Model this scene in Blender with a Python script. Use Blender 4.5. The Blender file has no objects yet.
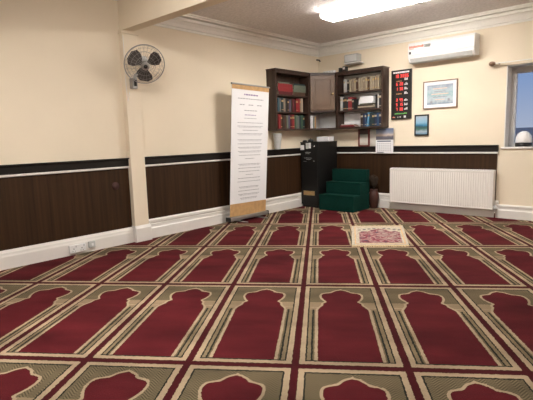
import bpy, bmesh, math, random
from mathutils import Vector, Matrix
random.seed(7)
PI = math.pi
SC = bpy.context.scene
COL = SC.collection

# ------------------------------------------------------------------ room
XL, YB, H = -4.61, 6.512, 2.672        # left wall, back wall, ceiling height
XR, YF = 3.2, -3.2                     # walls behind the camera's view
PHI, GX, GY, GW, GL = 0.6164354, -0.13866, 2.14350, 0.5566, 1.25918   # carpet grid

# ------------------------------------------------------------------ materials
def new_mat(name):
    m = bpy.data.materials.new(name); m.use_nodes = True
    nt = m.node_tree
    return m, nt, nt.nodes['Principled BSDF']
def plain(name, col, rough=.6, metal=0., noise=0., nscale=30., bump=0., bscale=200., emit=0., alpha=None, spec=.5):
    m, nt, b = new_mat(name)
    b.inputs['Base Color'].default_value = (*col, 1)
    b.inputs['Roughness'].default_value = rough
    b.inputs['Metallic'].default_value = metal
    b.inputs['Specular IOR Level'].default_value = spec
    tc = nt.nodes.new('ShaderNodeTexCoord')
    n = nt.nodes.new('ShaderNodeTexNoise'); n.inputs['Scale'].default_value = nscale
    n.inputs['Detail'].default_value = 4
    nt.links.new(tc.outputs['Object'], n.inputs['Vector'])
    mr = nt.nodes.new('ShaderNodeMapRange')
    mr.inputs['From Min'].default_value = .3; mr.inputs['From Max'].default_value = .7
    mr.inputs['To Min'].default_value = 1 - noise; mr.inputs['To Max'].default_value = 1 + noise
    nt.links.new(n.outputs['Fac'], mr.inputs['Value'])
    mx = nt.nodes.new('ShaderNodeVectorMath'); mx.operation = 'SCALE'
    mx.inputs[0].default_value = col
    nt.links.new(mr.outputs['Result'], mx.inputs['Scale'])
    nt.links.new(mx.outputs[0], b.inputs['Base Color'])
    if bump:
        n2 = nt.nodes.new('ShaderNodeTexNoise'); n2.inputs['Scale'].default_value = bscale
        nt.links.new(tc.outputs['Object'], n2.inputs['Vector'])
        bp = nt.nodes.new('ShaderNodeBump'); bp.inputs['Strength'].default_value = bump
        bp.inputs['Distance'].default_value = .01
        nt.links.new(n2.outputs['Fac'], bp.inputs['Height']); nt.links.new(bp.outputs['Normal'], b.inputs['Normal'])
    if emit:
        b.inputs['Emission Color'].default_value = (*col, 1); b.inputs['Emission Strength'].default_value = emit
    return m
def wood(name, c1, c2, scale=(40, 40, 1.5), rough=.45, spec=.4):
    m, nt, b = new_mat(name)
    tc = nt.nodes.new('ShaderNodeTexCoord'); mp = nt.nodes.new('ShaderNodeMapping')
    mp.inputs['Scale'].default_value = scale
    n = nt.nodes.new('ShaderNodeTexNoise'); n.inputs['Scale'].default_value = 1; n.inputs['Detail'].default_value = 5
    r = nt.nodes.new('ShaderNodeValToRGB')
    r.color_ramp.elements[0].color = (*c1, 1); r.color_ramp.elements[0].position = .3
    r.color_ramp.elements[1].color = (*c2, 1); r.color_ramp.elements[1].position = .72
    nt.links.new(tc.outputs['Object'], mp.inputs['Vector']); nt.links.new(mp.outputs['Vector'], n.inputs['Vector'])
    nt.links.new(n.outputs['Fac'], r.inputs['Fac']); nt.links.new(r.outputs['Color'], b.inputs['Base Color'])
    b.inputs['Roughness'].default_value = rough; b.inputs['Specular IOR Level'].default_value = spec
    return m

M = {}
M['wall'] = plain('cream_paint', (.83, .728, .575), .85, noise=.02, nscale=2, bump=.08, bscale=60)
M['ceiling'] = plain('textured_ceiling', (.78, .735, .71), .9, noise=.10, nscale=30, bump=1., bscale=38)
M['gloss_white'] = plain('white_gloss_paint', (.80, .77, .73), .35, noise=.02, nscale=5)
M['cornice'] = plain('white_plaster', (.88, .85, .79), .7, noise=.02)
M['panel'] = wood('dark_wood_panel', (.021, .0085, .0024), (.050, .0215, .0068), (30, 30, .9), .6, .25)
M['rail'] = wood('black_rail', (.006, .0045, .0035), (.013, .009, .007), (3, 3, 40), .5, .3)
M['shelfwood'] = wood('bookcase_wood', (.030, .015, .010), (.062, .034, .024), (25, 25, 2), .45)
M['doorwood_lit'] = wood('lit_cabinet_door_wood', (.135, .082, .050), (.175, .108, .068), (12, 12, 1.5), .4)  # light falling on the angled door, painted in as paler wood
M['white'] = plain('white_plastic', (.82, .82, .82), .35, noise=.01)
M['radwhite'] = plain('radiator_enamel', (.83, .79, .75), .35, noise=.01)
M['grey'] = plain('grey_plastic', (.36, .37, .36), .45, noise=.03)
M['lightgrey'] = plain('light_grey_plastic', (.55, .56, .55), .45, noise=.03)
M['dark'] = plain('dark_grey', (.05, .05, .05), .6)  # plain dark grey: socket slots, display window, gadget face
M['black'] = plain('black_metal', (.004, .004, .004), .5, noise=.1)
M['blackplastic'] = plain('black_plastic', (.01, .01, .01), .35)
M['green'] = plain('dark_green_carpet', (.0038, .033, .025), .95, noise=.18, nscale=60, bump=.5, bscale=400, spec=.1)
M['brass'] = plain('brass', (.50, .36, .17), .35, metal=.7, noise=.1)
M['chrome'] = plain('chrome', (.62, .62, .62), .2, metal=1.)
M['chromewire'] = plain('chrome_wire', (.42, .41, .40), .35, metal=.8)
M['blade'] = plain('smoky_blade', (.085, .075, .070), .3, noise=.05)
M['paper'] = plain('white_vinyl', (.86, .86, .88), .5, noise=.01)
M['tan'] = plain('tan_print', (.56, .34, .15), .6, noise=.12, nscale=18)
M['ink'] = plain('grey_ink', (.30, .30, .34), .7)
M['purple'] = plain('purple_ink', (.30, .22, .42), .7)
M['vase'] = plain('reddish_brown_glaze', (.055, .018, .012), .5, noise=.3, nscale=14)
M['dried'] = plain('dried_stems', (.05, .032, .02), .9, noise=.3, nscale=30)
M['lamp'] = plain('lit_diffuser', (1., .96, .90), .5, emit=27.)
M['lamp_bright'] = plain('lit_tube_cover', (1., .96, .90), .5, emit=58.)
M['lampbody'] = plain('lamp_body', (.8, .8, .78), .5)
M['red_led'] = plain('red_led', (.9, .09, .08), .5, emit=.32)
M['green_led'] = plain('green_led', (.15, .5, .12), .5, emit=.12)
M['label_white'] = plain('printed_white', (.78, .78, .8), .5)
M['sticker_red'] = plain('faded_red', (.040, .009, .005), .7)
M['dullred'] = plain('dull_red', (.14, .02, .015), .7)
M['orange'] = plain('orange_red_print', (.62, .22, .15), .6)
M['framewood'] = plain('brown_frame', (.22, .13, .08), .5, noise=.15, nscale=40)
M['stone'] = plain('brown_roof', (.62, .46, .38), .9, noise=.2)
M['bluegrey'] = plain('brown_grey_render', (.75, .56, .45), .9, noise=.1)
def colour(name, c, rough=.6):
    if name not in M: M[name] = plain(name, c, rough, noise=.12, nscale=25)
    return M[name]

# glass
m, nt, b = new_mat('window_glass')
b.inputs['Base Color'].default_value = (.95, .97, 1, 1); b.inputs['Roughness'].default_value = .02
b.inputs['Transmission Weight'].default_value = 1.; b.inputs['IOR'].default_value = 1.05
M['glass'] = m

# printed picture materials
def print_mat(name, stops, axis='Z', nscale=18, amount=.25):
    m, nt, b = new_mat(name)
    tc = nt.nodes.new('ShaderNodeTexCoord'); sp = nt.nodes.new('ShaderNodeSeparateXYZ')
    nt.links.new(tc.outputs['Generated'], sp.inputs[0])
    n = nt.nodes.new('ShaderNodeTexNoise'); n.inputs['Scale'].default_value = nscale
    nt.links.new(tc.outputs['Object'], n.inputs['Vector'])
    ma = nt.nodes.new('ShaderNodeMath'); ma.operation = 'MULTIPLY_ADD'; ma.inputs[1].default_value = amount
    nt.links.new(n.outputs['Fac'], ma.inputs[0])
    sb = nt.nodes.new('ShaderNodeMath'); sb.operation = 'SUBTRACT'; sb.inputs[1].default_value = amount / 2
    nt.links.new(sp.outputs[axis], sb.inputs[0]); nt.links.new(sb.outputs[0], ma.inputs[2])
    r = nt.nodes.new('ShaderNodeValToRGB')
    els = r.color_ramp.elements
    els[0].position = stops[0][0]; els[0].color = (*stops[0][1], 1)
    els[1].position = stops[-1][0]; els[1].color = (*stops[-1][1], 1)
    for pz, c in stops[1:-1]:
        e = els.new(pz); e.color = (*c, 1)
    nt.links.new(ma.outputs[0], r.inputs['Fac']); nt.links.new(r.outputs['Color'], b.inputs['Base Color'])
    b.inputs['Roughness'].default_value = .35
    M[name] = m
print_mat('blue_print', [(0, (.10, .22, .33)), (.15, (.35, .42, .5)), (.28, (.06, .16, .13)), (.42, (.03, .08, .09)), (.5, (.03, .20, .36)), (.65, (.25, .45, .60)), (1, (.42, .50, .58))], amount=.18)
print_mat('calendar_print', [(0, (.10, .09, .10)), (.25, (.12, .12, .16)), (.42, (.62, .50, .42)), (.6, (.30, .33, .42)), (1, (.10, .14, .27))], amount=.25, nscale=12)
print_mat('certificate_print', [(0, (.26, .32, .40)), (.3, (.48, .56, .60)), (.5, (.30, .46, .50)), (.7, (.44, .54, .58)), (1, (.30, .35, .44))], amount=.7, nscale=22)
print_mat('leaflet_print', [(0, (.5, .45, .38)), (.3, (.7, .66, .6)), (.6, (.62, .6, .55)), (1, (.25, .28, .22))], amount=.3)

# small patterned rug: floral
m, nt, b = new_mat('floral_rug')
tc = nt.nodes.new('ShaderNodeTexCoord')
v = nt.nodes.new('ShaderNodeTexVoronoi'); v.inputs['Scale'].default_value = 8
nt.links.new(tc.outputs['Object'], v.inputs['Vector'])
n = nt.nodes.new('ShaderNodeTexNoise'); n.inputs['Scale'].default_value = 15; n.inputs['Detail'].default_value = 5
nt.links.new(tc.outputs['Object'], n.inputs['Vector'])
mth = nt.nodes.new('ShaderNodeMath'); mth.operation = 'MULTIPLY_ADD'; mth.inputs[1].default_value = .6
nt.links.new(v.outputs['Distance'], mth.inputs[0]); nt.links.new(n.outputs['Fac'], mth.inputs[2])
r = nt.nodes.new('ShaderNodeValToRGB'); e = r.color_ramp.elements
e[0].position = .56; e[0].color = (.035, .03, .07, 1)
e[1].position = 1.; e[1].color = (.34, .25, .22, 1)
for pz, c in ((.62, (.10, .010, .022)), (.72, (.24, .030, .055)), (.80, (.40, .30, .26)), (.86, (.15, .018, .035))):
    q = e.new(pz); q.color = (*c, 1)
nt.links.new(mth.outputs[0], r.inputs['Fac']); nt.links.new(r.outputs['Color'], b.inputs['Base Color'])
b.inputs['Roughness'].default_value = .9
M['rug_floral'] = m
M['rug_cream'] = plain('rug_cream', (.46, .41, .32), .95, noise=.25, nscale=45)
M['rug_fringe'] = plain('rug_fringe', (.55, .42, .24), .95, noise=.3, nscale=80)
M['rug_dark'] = plain('rug_pattern_dark', (.10, .09, .12), .95, noise=.3, nscale=50)

# ---- prayer carpet: one prayer place per grid cell, arch at the far end
def carpet_material():
    m, nt, b = new_mat('prayer_carpet_pile')
    N, Lk = nt.nodes, nt.links
    def math_(op, a, b_=None, c=None):
        n = N.new('ShaderNodeMath'); n.operation = op
        for i, v in enumerate((a, b_, c)):
            if v is None: continue
            if isinstance(v, (int, float)): n.inputs[i].default_value = v
            else: Lk.new(v, n.inputs[i])
        return n.outputs[0]
    tc = N.new('ShaderNodeTexCoord')
    nz = N.new('ShaderNodeTexNoise'); nz.inputs['Scale'].default_value = 60; nz.inputs['Detail'].default_value = 2
    Lk.new(tc.outputs['Object'], nz.inputs['Vector'])
    wob = math_('MULTIPLY', math_('SUBTRACT', nz.outputs['Fac'], .5), .012)
    sp = N.new('ShaderNodeSeparateXYZ'); Lk.new(tc.outputs['Object'], sp.inputs[0])
    u = math_('FRACT', math_('SUBTRACT', math_('DIVIDE', math_('ADD', sp.outputs['X'], wob), GW), .004))
    v = math_('FRACT', math_('DIVIDE', math_('ADD', sp.outputs['Y'], wob), GL))
    a = math_('ABSOLUTE', math_('SUBTRACT', u, .5))
    prof = [(0, .295), (.597, .295), (.615, .290), (.635, .270), (.665, .236), (.695, .230), (.708, .205), (.715, .190), (.728, .192), (.745, .216), (.77, .238),
            (.795, .252), (.820, .252), (.835, .246), (.849, .230), (.858, .190), (.862, .145), (.868, .120), (.880, .100), (.893, .080), (.903, .052), (.908, .030), (.914, 0.), (1, 0.)]
    def w_at(x):
        for (x0, y0), (x1, y1) in zip(prof, prof[1:]):
            if x0 <= x <= x1: return y0 + (y1 - y0) * (x - x0) / (x1 - x0)
        return 0
    def w2_at(x, t=.0155):
        best = 0
        for i in range(-20, 21):
            dv = i / 20 * t
            ww = w_at(min(max(x + dv / GL, 0), 1))
            if ww > 0: best = max(best, ww + math.sqrt(max(t * t - dv * dv, 0)) / GW)
        return best
    def curve(pts):
        n = N.new('ShaderNodeFloatCurve'); c = n.mapping.curves[0]
        c.points[0].location = pts[0]; c.points[1].location = pts[-1]
        for q in pts[1:-1]: c.points.new(*q)
        for q in c.points: q.handle_type = 'VECTOR'
        n.mapping.use_clip = False; n.mapping.update()
        Lk.new(v, n.inputs['Value']); return n.outputs[0]
    w = curve(prof)
    xs = [0, .55, .60] + [.60 + .0085 * i for i in range(1, 42)] + [1]
    w2 = curve([(x, w2_at(x)) for x in xs if x <= 1])
    def rgb(c):
        n = N.new('ShaderNodeRGB'); n.outputs[0].default_value = (*c, 1); return n.outputs[0]
    def mix(f, A, B):
        n = N.new('ShaderNodeMix'); n.data_type = 'RGBA'
        Lk.new(f, n.inputs[0]); Lk.new(A, n.inputs[6]); Lk.new(B, n.inputs[7]); return n.outputs[2]
    lt = lambda A, B: math_('LESS_THAN', A, B)
    gt = lambda A, B: math_('GREATER_THAN', A, B)
    both = lambda A, B: math_('MULTIPLY', A, B)
    either = lambda A, B: math_('MAXIMUM', A, B)
    RED, CREAM, TAN, DGREEN, OLIVE, BEIGE = (.070, .0076, .0102), (.31, .235, .155), (.165, .125, .074), (.014, .014, .010), (.115, .089, .050), (.21, .155, .096)
    red, cream, tan, dgreen, beige = rgb(RED), rgb(CREAM), rgb(TAN), rgb(DGREEN), rgb(BEIGE)
    # olive field with woven diagonal hatching
    hx = math_('MULTIPLY', math_('ADD', math_('ABSOLUTE', math_('SUBTRACT', math_('FRACT', math_('MULTIPLY', sp.outputs['X'], 14)), .5)), math_('MULTIPLY', sp.outputs['Y'], 14)), 60/14*2)
    hat = math_('MULTIPLY_ADD', math_('SINE', math_('MULTIPLY', hx, 3.0)), .5, .5)
    olive = mix(hat, rgb((.060, .048, .027)), rgb((.150, .118, .070)))
    c = olive
    # capitals
    c = mix(both(lt(v, .712), lt(a, .405)), c, beige)
    # shafts of the columns
    r = N.new('ShaderNodeValToRGB'); r.color_ramp.interpolation = 'CONSTANT'
    els = r.color_ramp.elements
    els[0].position = 0; els[0].color = (*RED, 1)
    els[1].position = .295; els[1].color = (*CREAM, 1)
    for pz, cc in ((.326, OLIVE), (.343, DGREEN), (.362, TAN), (.398, DGREEN), (.413, CREAM)):
        q = els.new(pz); q.color = (*cc, 1)
    Lk.new(a, r.inputs['Fac'])
    c = mix(lt(v, .605), c, r.outputs['Color'])
    c = mix(both(both(lt(v, .640), gt(v, .632)), lt(a, .40)), c, cream)
    c = mix(both(lt(a, w2), gt(v, .60)), c, cream)
    c = mix(lt(a, w), c, red)
    c = mix(either(gt(a, .398), either(gt(v, .947), lt(v, .050))), c, dgreen)
    c = mix(either(gt(a, .413), either(gt(v, .956), lt(v, .042))), c, cream)
    c = mix(either(gt(a, .465), either(gt(v, .982), lt(v, .017))), c, rgb((.046, .0056, .0072)))
    # pile: broad swept patches and fine tufts
    n1 = N.new('ShaderNodeTexNoise'); n1.inputs['Scale'].default_value = 2.6; n1.inputs['Detail'].default_value = 4
    mp = N.new('ShaderNodeMapping'); mp.inputs['Scale'].default_value = (.6, 1.6, 1)
    Lk.new(tc.outputs['Object'], mp.inputs['Vector']); Lk.new(mp.outputs[0], n1.inputs['Vector'])
    n2 = N.new('ShaderNodeTexNoise'); n2.inputs['Scale'].default_value = 170
    Lk.new(tc.outputs['Object'], n2.inputs['Vector'])
    k = math_('ADD', math_('MULTIPLY', n1.outputs['Fac'], 1.7), math_('MULTIPLY', n2.outputs['Fac'], .60))
    k = math_('SUBTRACT', k, .1)
    vm = N.new('ShaderNodeVectorMath'); vm.operation = 'SCALE'
    Lk.new(c, vm.inputs[0]); Lk.new(k, vm.inputs['Scale'])
    Lk.new(vm.outputs[0], b.inputs['Base Color'])
    b.inputs['Roughness'].default_value = .95; b.inputs['Specular IOR Level'].default_value = .1
    bp = N.new('ShaderNodeBump'); bp.inputs['Strength'].default_value = .4; bp.inputs['Distance'].default_value = .004
    Lk.new(n2.outputs['Fac'], bp.inputs['Height']); Lk.new(bp.outputs[0], b.inputs['Normal'])
    return m
M['carpet'] = carpet_material()

# ------------------------------------------------------------------ mesh helpers
class MB:
    def __init__(s): s.bm = bmesh.new(); s.mats = []
    def mi(s, mat):
        if mat not in s.mats: s.mats.append(mat)
        return s.mats.index(mat)
    def _tag(s, faces, mat, smooth=False):
        i = s.mi(mat)
        for f in faces: f.material_index = i; f.smooth = smooth
    def box(s, lo, hi, mat, bev=0., T=None, seg=2):
        lo, hi = Vector(lo), Vector(hi)
        vs = [s.bm.verts.new((x, y, z)) for x in (lo.x, hi.x) for y in (lo.y, hi.y) for z in (lo.z, hi.z)]
        fs = [s.bm.faces.new([vs[i] for i in q]) for q in ((0, 1, 3, 2), (4, 6, 7, 5), (0, 4, 5, 1), (2, 3, 7, 6), (0, 2, 6, 4), (1, 5, 7, 3))]
        s._tag(fs, mat)
        allv = vs
        if bev:
            es = list({e for f in fs for e in f.edges})
            res = bmesh.ops.bevel(s.bm, geom=es, offset=bev, segments=seg, affect='EDGES', profile=.5)
            s._tag(res['faces'], mat)
            allv = list({v for f in res['faces'] for v in f.verts} | {v for v in vs if v.is_valid})
        if T is not None:
            bmesh.ops.transform(s.bm, matrix=T, verts=allv)
        return s
    def prism(s, pts, vec, mat, smooth=False, cap=True):
        """pts: closed 3-D outline; extruded by vec"""
        vec = Vector(vec)
        a = [s.bm.verts.new(p) for p in pts]; b = [s.bm.verts.new(Vector(p) + vec) for p in pts]
        n = len(pts); fs = []
        for i in range(n): fs.append(s.bm.faces.new([a[i], a[(i + 1) % n], b[(i + 1) % n], b[i]]))
        s._tag(fs, mat, smooth)
        if cap:
            s._tag([s.bm.faces.new(a[::-1]), s.bm.faces.new(b)], mat)
        return s
    def tube(s, pts, r, mat, n=10, cap=True, closed=False):
        pts = [Vector(p) for p in pts]; rings = []
        rr = r if isinstance(r, (list, tuple)) else [r] * len(pts)
        up = Vector((0, 0, 1))
        for i, p in enumerate(pts):
            if closed: d = pts[(i + 1) % len(pts)] - pts[i - 1]
            else: d = pts[min(i + 1, len(pts) - 1)] - pts[max(i - 1, 0)]
            d.normalize()
            ref = up if abs(d.dot(up)) < .95 else Vector((1, 0, 0))
            x = d.cross(ref).normalized(); y = d.cross(x)
            rings.append([s.bm.verts.new(p + (x * math.cos(2 * PI * k / n) + y * math.sin(2 * PI * k / n)) * rr[i]) for k in range(n)])
        fs = []
        m = len(rings)
        for i in range(m if closed else m - 1):
            A, B = rings[i], rings[(i + 1) % m]
            for k in range(n): fs.append(s.bm.faces.new([A[k], A[(k + 1) % n], B[(k + 1) % n], B[k]]))
        s._tag(fs, mat, True)
        if cap and not closed: s._tag([s.bm.faces.new(rings[0][::-1]), s.bm.faces.new(rings[-1])], mat)
        return s
    def lathe(s, prof, c, mat, n=28, T=None):
        """prof: (radius, height) list, around z through c"""
        rings = []; fs = []
        for r, z in prof:
            rings.append([s.bm.verts.new((c[0] + r * math.cos(2 * PI * k / n), c[1] + r * math.sin(2 * PI * k / n), c[2] + z)) for k in range(n)])
        for A, B in zip(rings, rings[1:]):
            for k in range(n): fs.append(s.bm.faces.new([A[k], A[(k + 1) % n], B[(k + 1) % n], B[k]]))
        s._tag(fs, mat, True)
        s._tag([s.bm.faces.new(rings[0][::-1]), s.bm.faces.new(rings[-1])], mat)
        if T is not None: bmesh.ops.transform(s.bm, matrix=T, verts=[v for r in rings for v in r])
        return s
    def build(s, name, parent=None, loc=(0, 0, 0), M_=None):
        """loc = world origin of the object: vertices are given in world coordinates"""
        bmesh.ops.recalc_face_normals(s.bm, faces=s.bm.faces)
        me = bpy.data.meshes.new(name)
        off = Vector(loc)
        if parent is not None: off = Vector(parent['_org']) if '_org' in parent else off
        bmesh.ops.translate(s.bm, vec=-off, verts=s.bm.verts)
        s.bm.to_mesh(me); s.bm.free()
        for q in s.mats: me.materials.append(M[q])
        o = bpy.data.objects.new(name, me); COL.objects.link(o)
        if parent is None: o.location = off
        else:
            o.parent = parent
        o['_org'] = tuple(off)
        return o

def tag(o, label, cat, group=None):
    o['label'] = label; o['category'] = cat
    if group: o['group'] = group
    return o
def struct(o): o['kind'] = 'structure'; return o
def thing(name, loc, label, cat, group=None):
    o = bpy.data.objects.new(name, None); o.empty_display_size = .1
    COL.objects.link(o); o.location = loc; o['_org'] = tuple(loc)
    return tag(o, label, cat, group)

# ------------------------------------------------------------------ shell
struct(MB().box((XL - .2, YF - .2, -.12), (XR + .2, YB + .32, 0), 'gloss_white').build('floor'))
struct(MB().box((XL - .2, YF - .2, H), (XR + .2, YB + .32, H + .12), 'ceiling').build('ceiling'))
struct(MB().box((XL - .2, YF - .2, 0), (XL, YB + .32, H), 'wall').build('wall_left'))
struct(MB().box((XR, YF - .2, 0), (XR + .2, YB + .32, H), 'wall').build('wall_right'))
struct(MB().box((XL, YF - .2, 0), (XR, YF, H), 'wall').build('wall_front'))
WX0, WX1, WZ0, WZ1 = -1.672, -.35, .935, 1.985
w = MB()
w.box((XL, YB, 0), (WX0, YB + .32, H), 'wall').box((WX1, YB, 0), (XR, YB + .32, H), 'wall')
w.box((WX0, YB, 0), (WX1, YB + .32, WZ0), 'wall').box((WX0, YB, WZ1), (WX1, YB + .32, H), 'wall')
struct(w.build('wall_back'))

# panelling, dado rail with white bead under it
def run_left(pts, y0, y1, mat, mb):   # pts (offset from wall, z)
    mb.prism([(XL + o, y0, z) for o, z in pts], (0, y1 - y0, 0), mat)
def run_back(pts, x0, x1, mat, mb):
    mb.prism([(x0, YB - o, z) for o, z in pts], (x1 - x0, 0, 0), mat)
PEND = -1.742
b_ = MB(); run_left([(0, .12), (.012, .12), (.012, .86), (0, .86)], YF, YB, 'panel', b_)
struct(b_.build('trim_1'))
b_ = MB(); run_back([(0, .12), (.012, .12), (.012, .86), (0, .86)], XL + .012, PEND, 'panel', b_)
struct(b_.build('trim_2'))
railp = [(0, .885), (.030, .885), (.030, .962), (.050, .965), (.050, .976), (0, .976)]
bead = [(0, .860), (.026, .860), (.032, .866), (.032, .880), (.026, .885), (0, .885)]
b_ = MB(); run_left(railp, YF, YB, 'rail', b_); run_left(bead, YF, YB, 'gloss_white', b_)
struct(b_.build('trim_3'))
b_ = MB(); run_back(railp, XL + .05, PEND + .01, 'rail', b_); run_back(bead, XL + .032, PEND + .015, 'gloss_white', b_)
struct(b_.build('trim_4'))
# skirting
sk_lo = [(0, 0), (.034, 0), (.034, .120), (.028, .138), (.026, .155), (.018, .168), (.014, .182), (0, .182)]
sk_hi = [(0, 0), (.040, 0), (.040, .125), (.030, .140), (.030, .175), (.022, .185), (.036, .192), (.036, .222), (.024, .236), (0, .236)]
sk_rt = [(0, 0), (.040, 0), (.040, .110), (.026, .124), (.024, .150), (.034, .156), (.034, .172), (.018, .186), (0, .186)]
b_ = MB(); run_left(sk_lo, YF, 2.775, 'gloss_white', b_); run_left(sk_hi, 2.965, YB, 'gloss_white', b_)
struct(b_.build('baseboard_left'))
b_ = MB(); run_back(sk_hi, XL + .04, -1.70, 'gloss_white', b_); run_back(sk_rt, -1.70, XR, 'gloss_white', b_)
struct(b_.build('baseboard_back'))
b_ = MB(); b_.prism([(XR - o, YF, z) for o, z in sk_rt], (0, YB - YF, 0), 'gloss_white'); struct(b_.build('baseboard_right'))
# cornice
co = [(0, 2.488), (.014, 2.488), (.014, 2.512), (.030, 2.518), (.042, 2.552), (.062, 2.584), (.086, 2.590), (.086, 2.612), (.052, 2.615), (.052, 2.632), (.115, 2.635), (.115, 2.654), (.130, 2.657), (.130, H), (0, H)]
b_ = MB(); run_left(co, 2.905, YB, 'cornice', b_); struct(b_.build('trim_5'))
b_ = MB(); run_back(co, XL, XR, 'cornice', b_); struct(b_.build('trim_6'))
# downstand beam and its pilaster
BY0, BY1, BZ = 2.772, 2.902, 2.362
struct(MB().box((XL, BY0, BZ), (XR, BY1, H), 'wall').build('trim_7'))
b_ = MB()
b_.box((XL, 2.756, .182), (XL + .075, 2.940, 2.325), 'wall', .004)
b_.box((XL, 2.745, 2.322), (XL + .090, 2.955, 2.340), 'wall', .006)
b_.box((XL, 2.756, 2.340), (XL + .070, 2.930, BZ), 'wall')
b_.box((XL, 2.750, 0), (XL + .092, 2.962, .165), 'gloss_white', .004)
b_.prism([(XL, 2.750, .165), (XL + .092, 2.750, .165), (XL + .078, 2.750, .195), (XL, 2.750, .195)], (0, .206, 0), 'gloss_white')
struct(b_.build('trim_8'))

# window: frame, glass, sill
GYW = YB + .20
b_ = MB()
b_.box((WX0, GYW, WZ0), (WX0 + .075, GYW + .06, WZ1), 'white', .004)
b_.box((WX1 - .075, GYW, WZ0), (WX1, GYW + .06, WZ1), 'white', .004)
b_.box((WX0 + .075, GYW, WZ0), (WX1 - .075, GYW + .06, WZ0 + .05), 'white', .004)
b_.box((WX0 + .075, GYW, WZ1 - .09), (WX1 - .075, GYW + .06, WZ1), 'white', .004)
b_.box((-1.04, GYW, WZ0 + .05), (-.99, GYW + .06, WZ1 - .09), 'white', .004)
wf = struct(b_.build('window_1'))
struct(MB().box((WX0 + .07, GYW + .026, WZ0 + .045), (WX1 - .07, GYW + .032, WZ1 - .085), 'glass').build('window_pane', wf))
struct(MB().box((WX0 - .03, YB - .022, WZ0 - .012), (WX1 + .03, YB + .20, WZ0 + .012), 'gloss_white', .005).build('window_sill', wf))
b_ = MB()
b_.box((WX0, YB + .001, WZ0 + .012), (WX0 + .012, GYW, WZ1), 'gloss_white').box((WX0, YB + .001, WZ1 - .012), (WX1, GYW, WZ1), 'lightgrey')
struct(b_.build('window_reveal', wf))

# ------------------------------------------------------------------ the prayer carpet
cph, sph = math.cos(PHI), math.sin(PHI)
def to_grid(x, y): x -= 0; return (cph * x + sph * y - GX, -sph * x + cph * y - GY)
def from_grid(gx, gy): gx += GX; gy += GY; return (cph * gx - sph * gy, sph * gx + cph * gy)
ox, oy = from_grid(0, 0)
bm = bmesh.new()
room = [(XL + .041, YF + .02), (XR - .041, YF + .02), (XR - .041, YB - .041), (XL + .041, YB - .041)]
loc = [to_grid(*q) for q in room]
lo_v = [bm.verts.new((x, y, 0)) for x, y in loc]; hi_v = [bm.verts.new((x, y, .006)) for x, y in loc]
bm.faces.new(hi_v); bm.faces.new(lo_v[::-1])
for i in range(4): bm.faces.new([lo_v[i], lo_v[(i + 1) % 4], hi_v[(i + 1) % 4], hi_v[i]])
me = bpy.data.meshes.new('prayer_carpet'); bm.to_mesh(me); bm.free(); me.materials.append(M['carpet'])
carpet = bpy.data.objects.new('prayer_carpet', me); COL.objects.link(carpet)
carpet.location = (ox, oy, 0); carpet.rotation_euler = (0, 0, PHI)
tag(carpet, 'dark red wall-to-wall carpet woven with rows of cream and olive arched prayer places', 'carpet')
CZ = .006

# small floral prayer rug lying askew over the carpet
def rugpt(u, v, z=CZ): return None
c0 = Vector((-2.457, 4.033)); c1 = Vector((-1.985, 4.380)); c2 = Vector((-2.470, 5.262)); c3 = Vector((-2.985, 4.890))
def bil(u, v, z): q = (c0 * (1 - u) + c1 * u) * (1 - v) + (c3 * (1 - u) + c2 * u) * v; return (q.x, q.y, z)
rug = thing('prayer_rug', (-2.47, 4.64, CZ), 'small pink and cream floral prayer rug with fringed end lying on the red carpet', 'rug')
def sheet(mb, u0, u1, v0, v1, z0, z1, mat, n=8):
    mb.prism([bil(u0, v0, z0), bil(u1, v0, z0), bil(u1, v1, z0), bil(u0, v1, z0)], (0, 0, z1 - z0), mat)
b_ = MB(); sheet(b_, 0, 1, 0, 1, CZ, CZ + .006, 'rug_cream'); b_.build('rug_border', rug)
b_ = MB(); pts = []
for u, v in ((.14, .09), (.90, .09), (.90, .62), (.82, .70), (.74, .66), (.66, .76), (.52, .84), (.38, .76), (.30, .66), (.22, .70), (.14, .62)): pts.append(bil(u, v, CZ + .006))
b_.prism(pts, (0, 0, .0015), 'rug_floral'); b_.build('rug_field', rug)
b_ = MB()
for u0, u1, v0, v1 in ((.06, .95, .035, .05), (.06, .95, .93, .945), (.055, .075, .05, .93), (.935, .955, .05, .93)): sheet(b_, u0, u1, v0, v1, CZ + .006, CZ + .0072, 'tan')
for k in range(9):
    u = .12 + k * .095; dv = .80 - abs(u - .5) * .32
    if abs(u - .5) > .05: sheet(b_, u, u + .055, dv + .06, dv + .10, CZ + .006, CZ + .0075, 'rug_dark')
b_.build('rug_motif', rug)
b_ = MB()
for end in (0, 1):
    b_ = MB()
    for k in range(64):
        u = (k + .5) / 64
        v0, v1 = (-.055 - random.random() * .02, 0) if end == 0 else (1, 1.04 + random.random() * .02)
        d = random.uniform(-.006, .006)
        b_.prism([bil(u - .006 + d, v0, CZ), bil(u + .006 + d, v0, CZ), bil(u + .006, v1, CZ), bil(u - .006, v1, CZ)], (0, 0, .004), 'rug_fringe')
    b_.build('fringe', rug)

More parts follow.
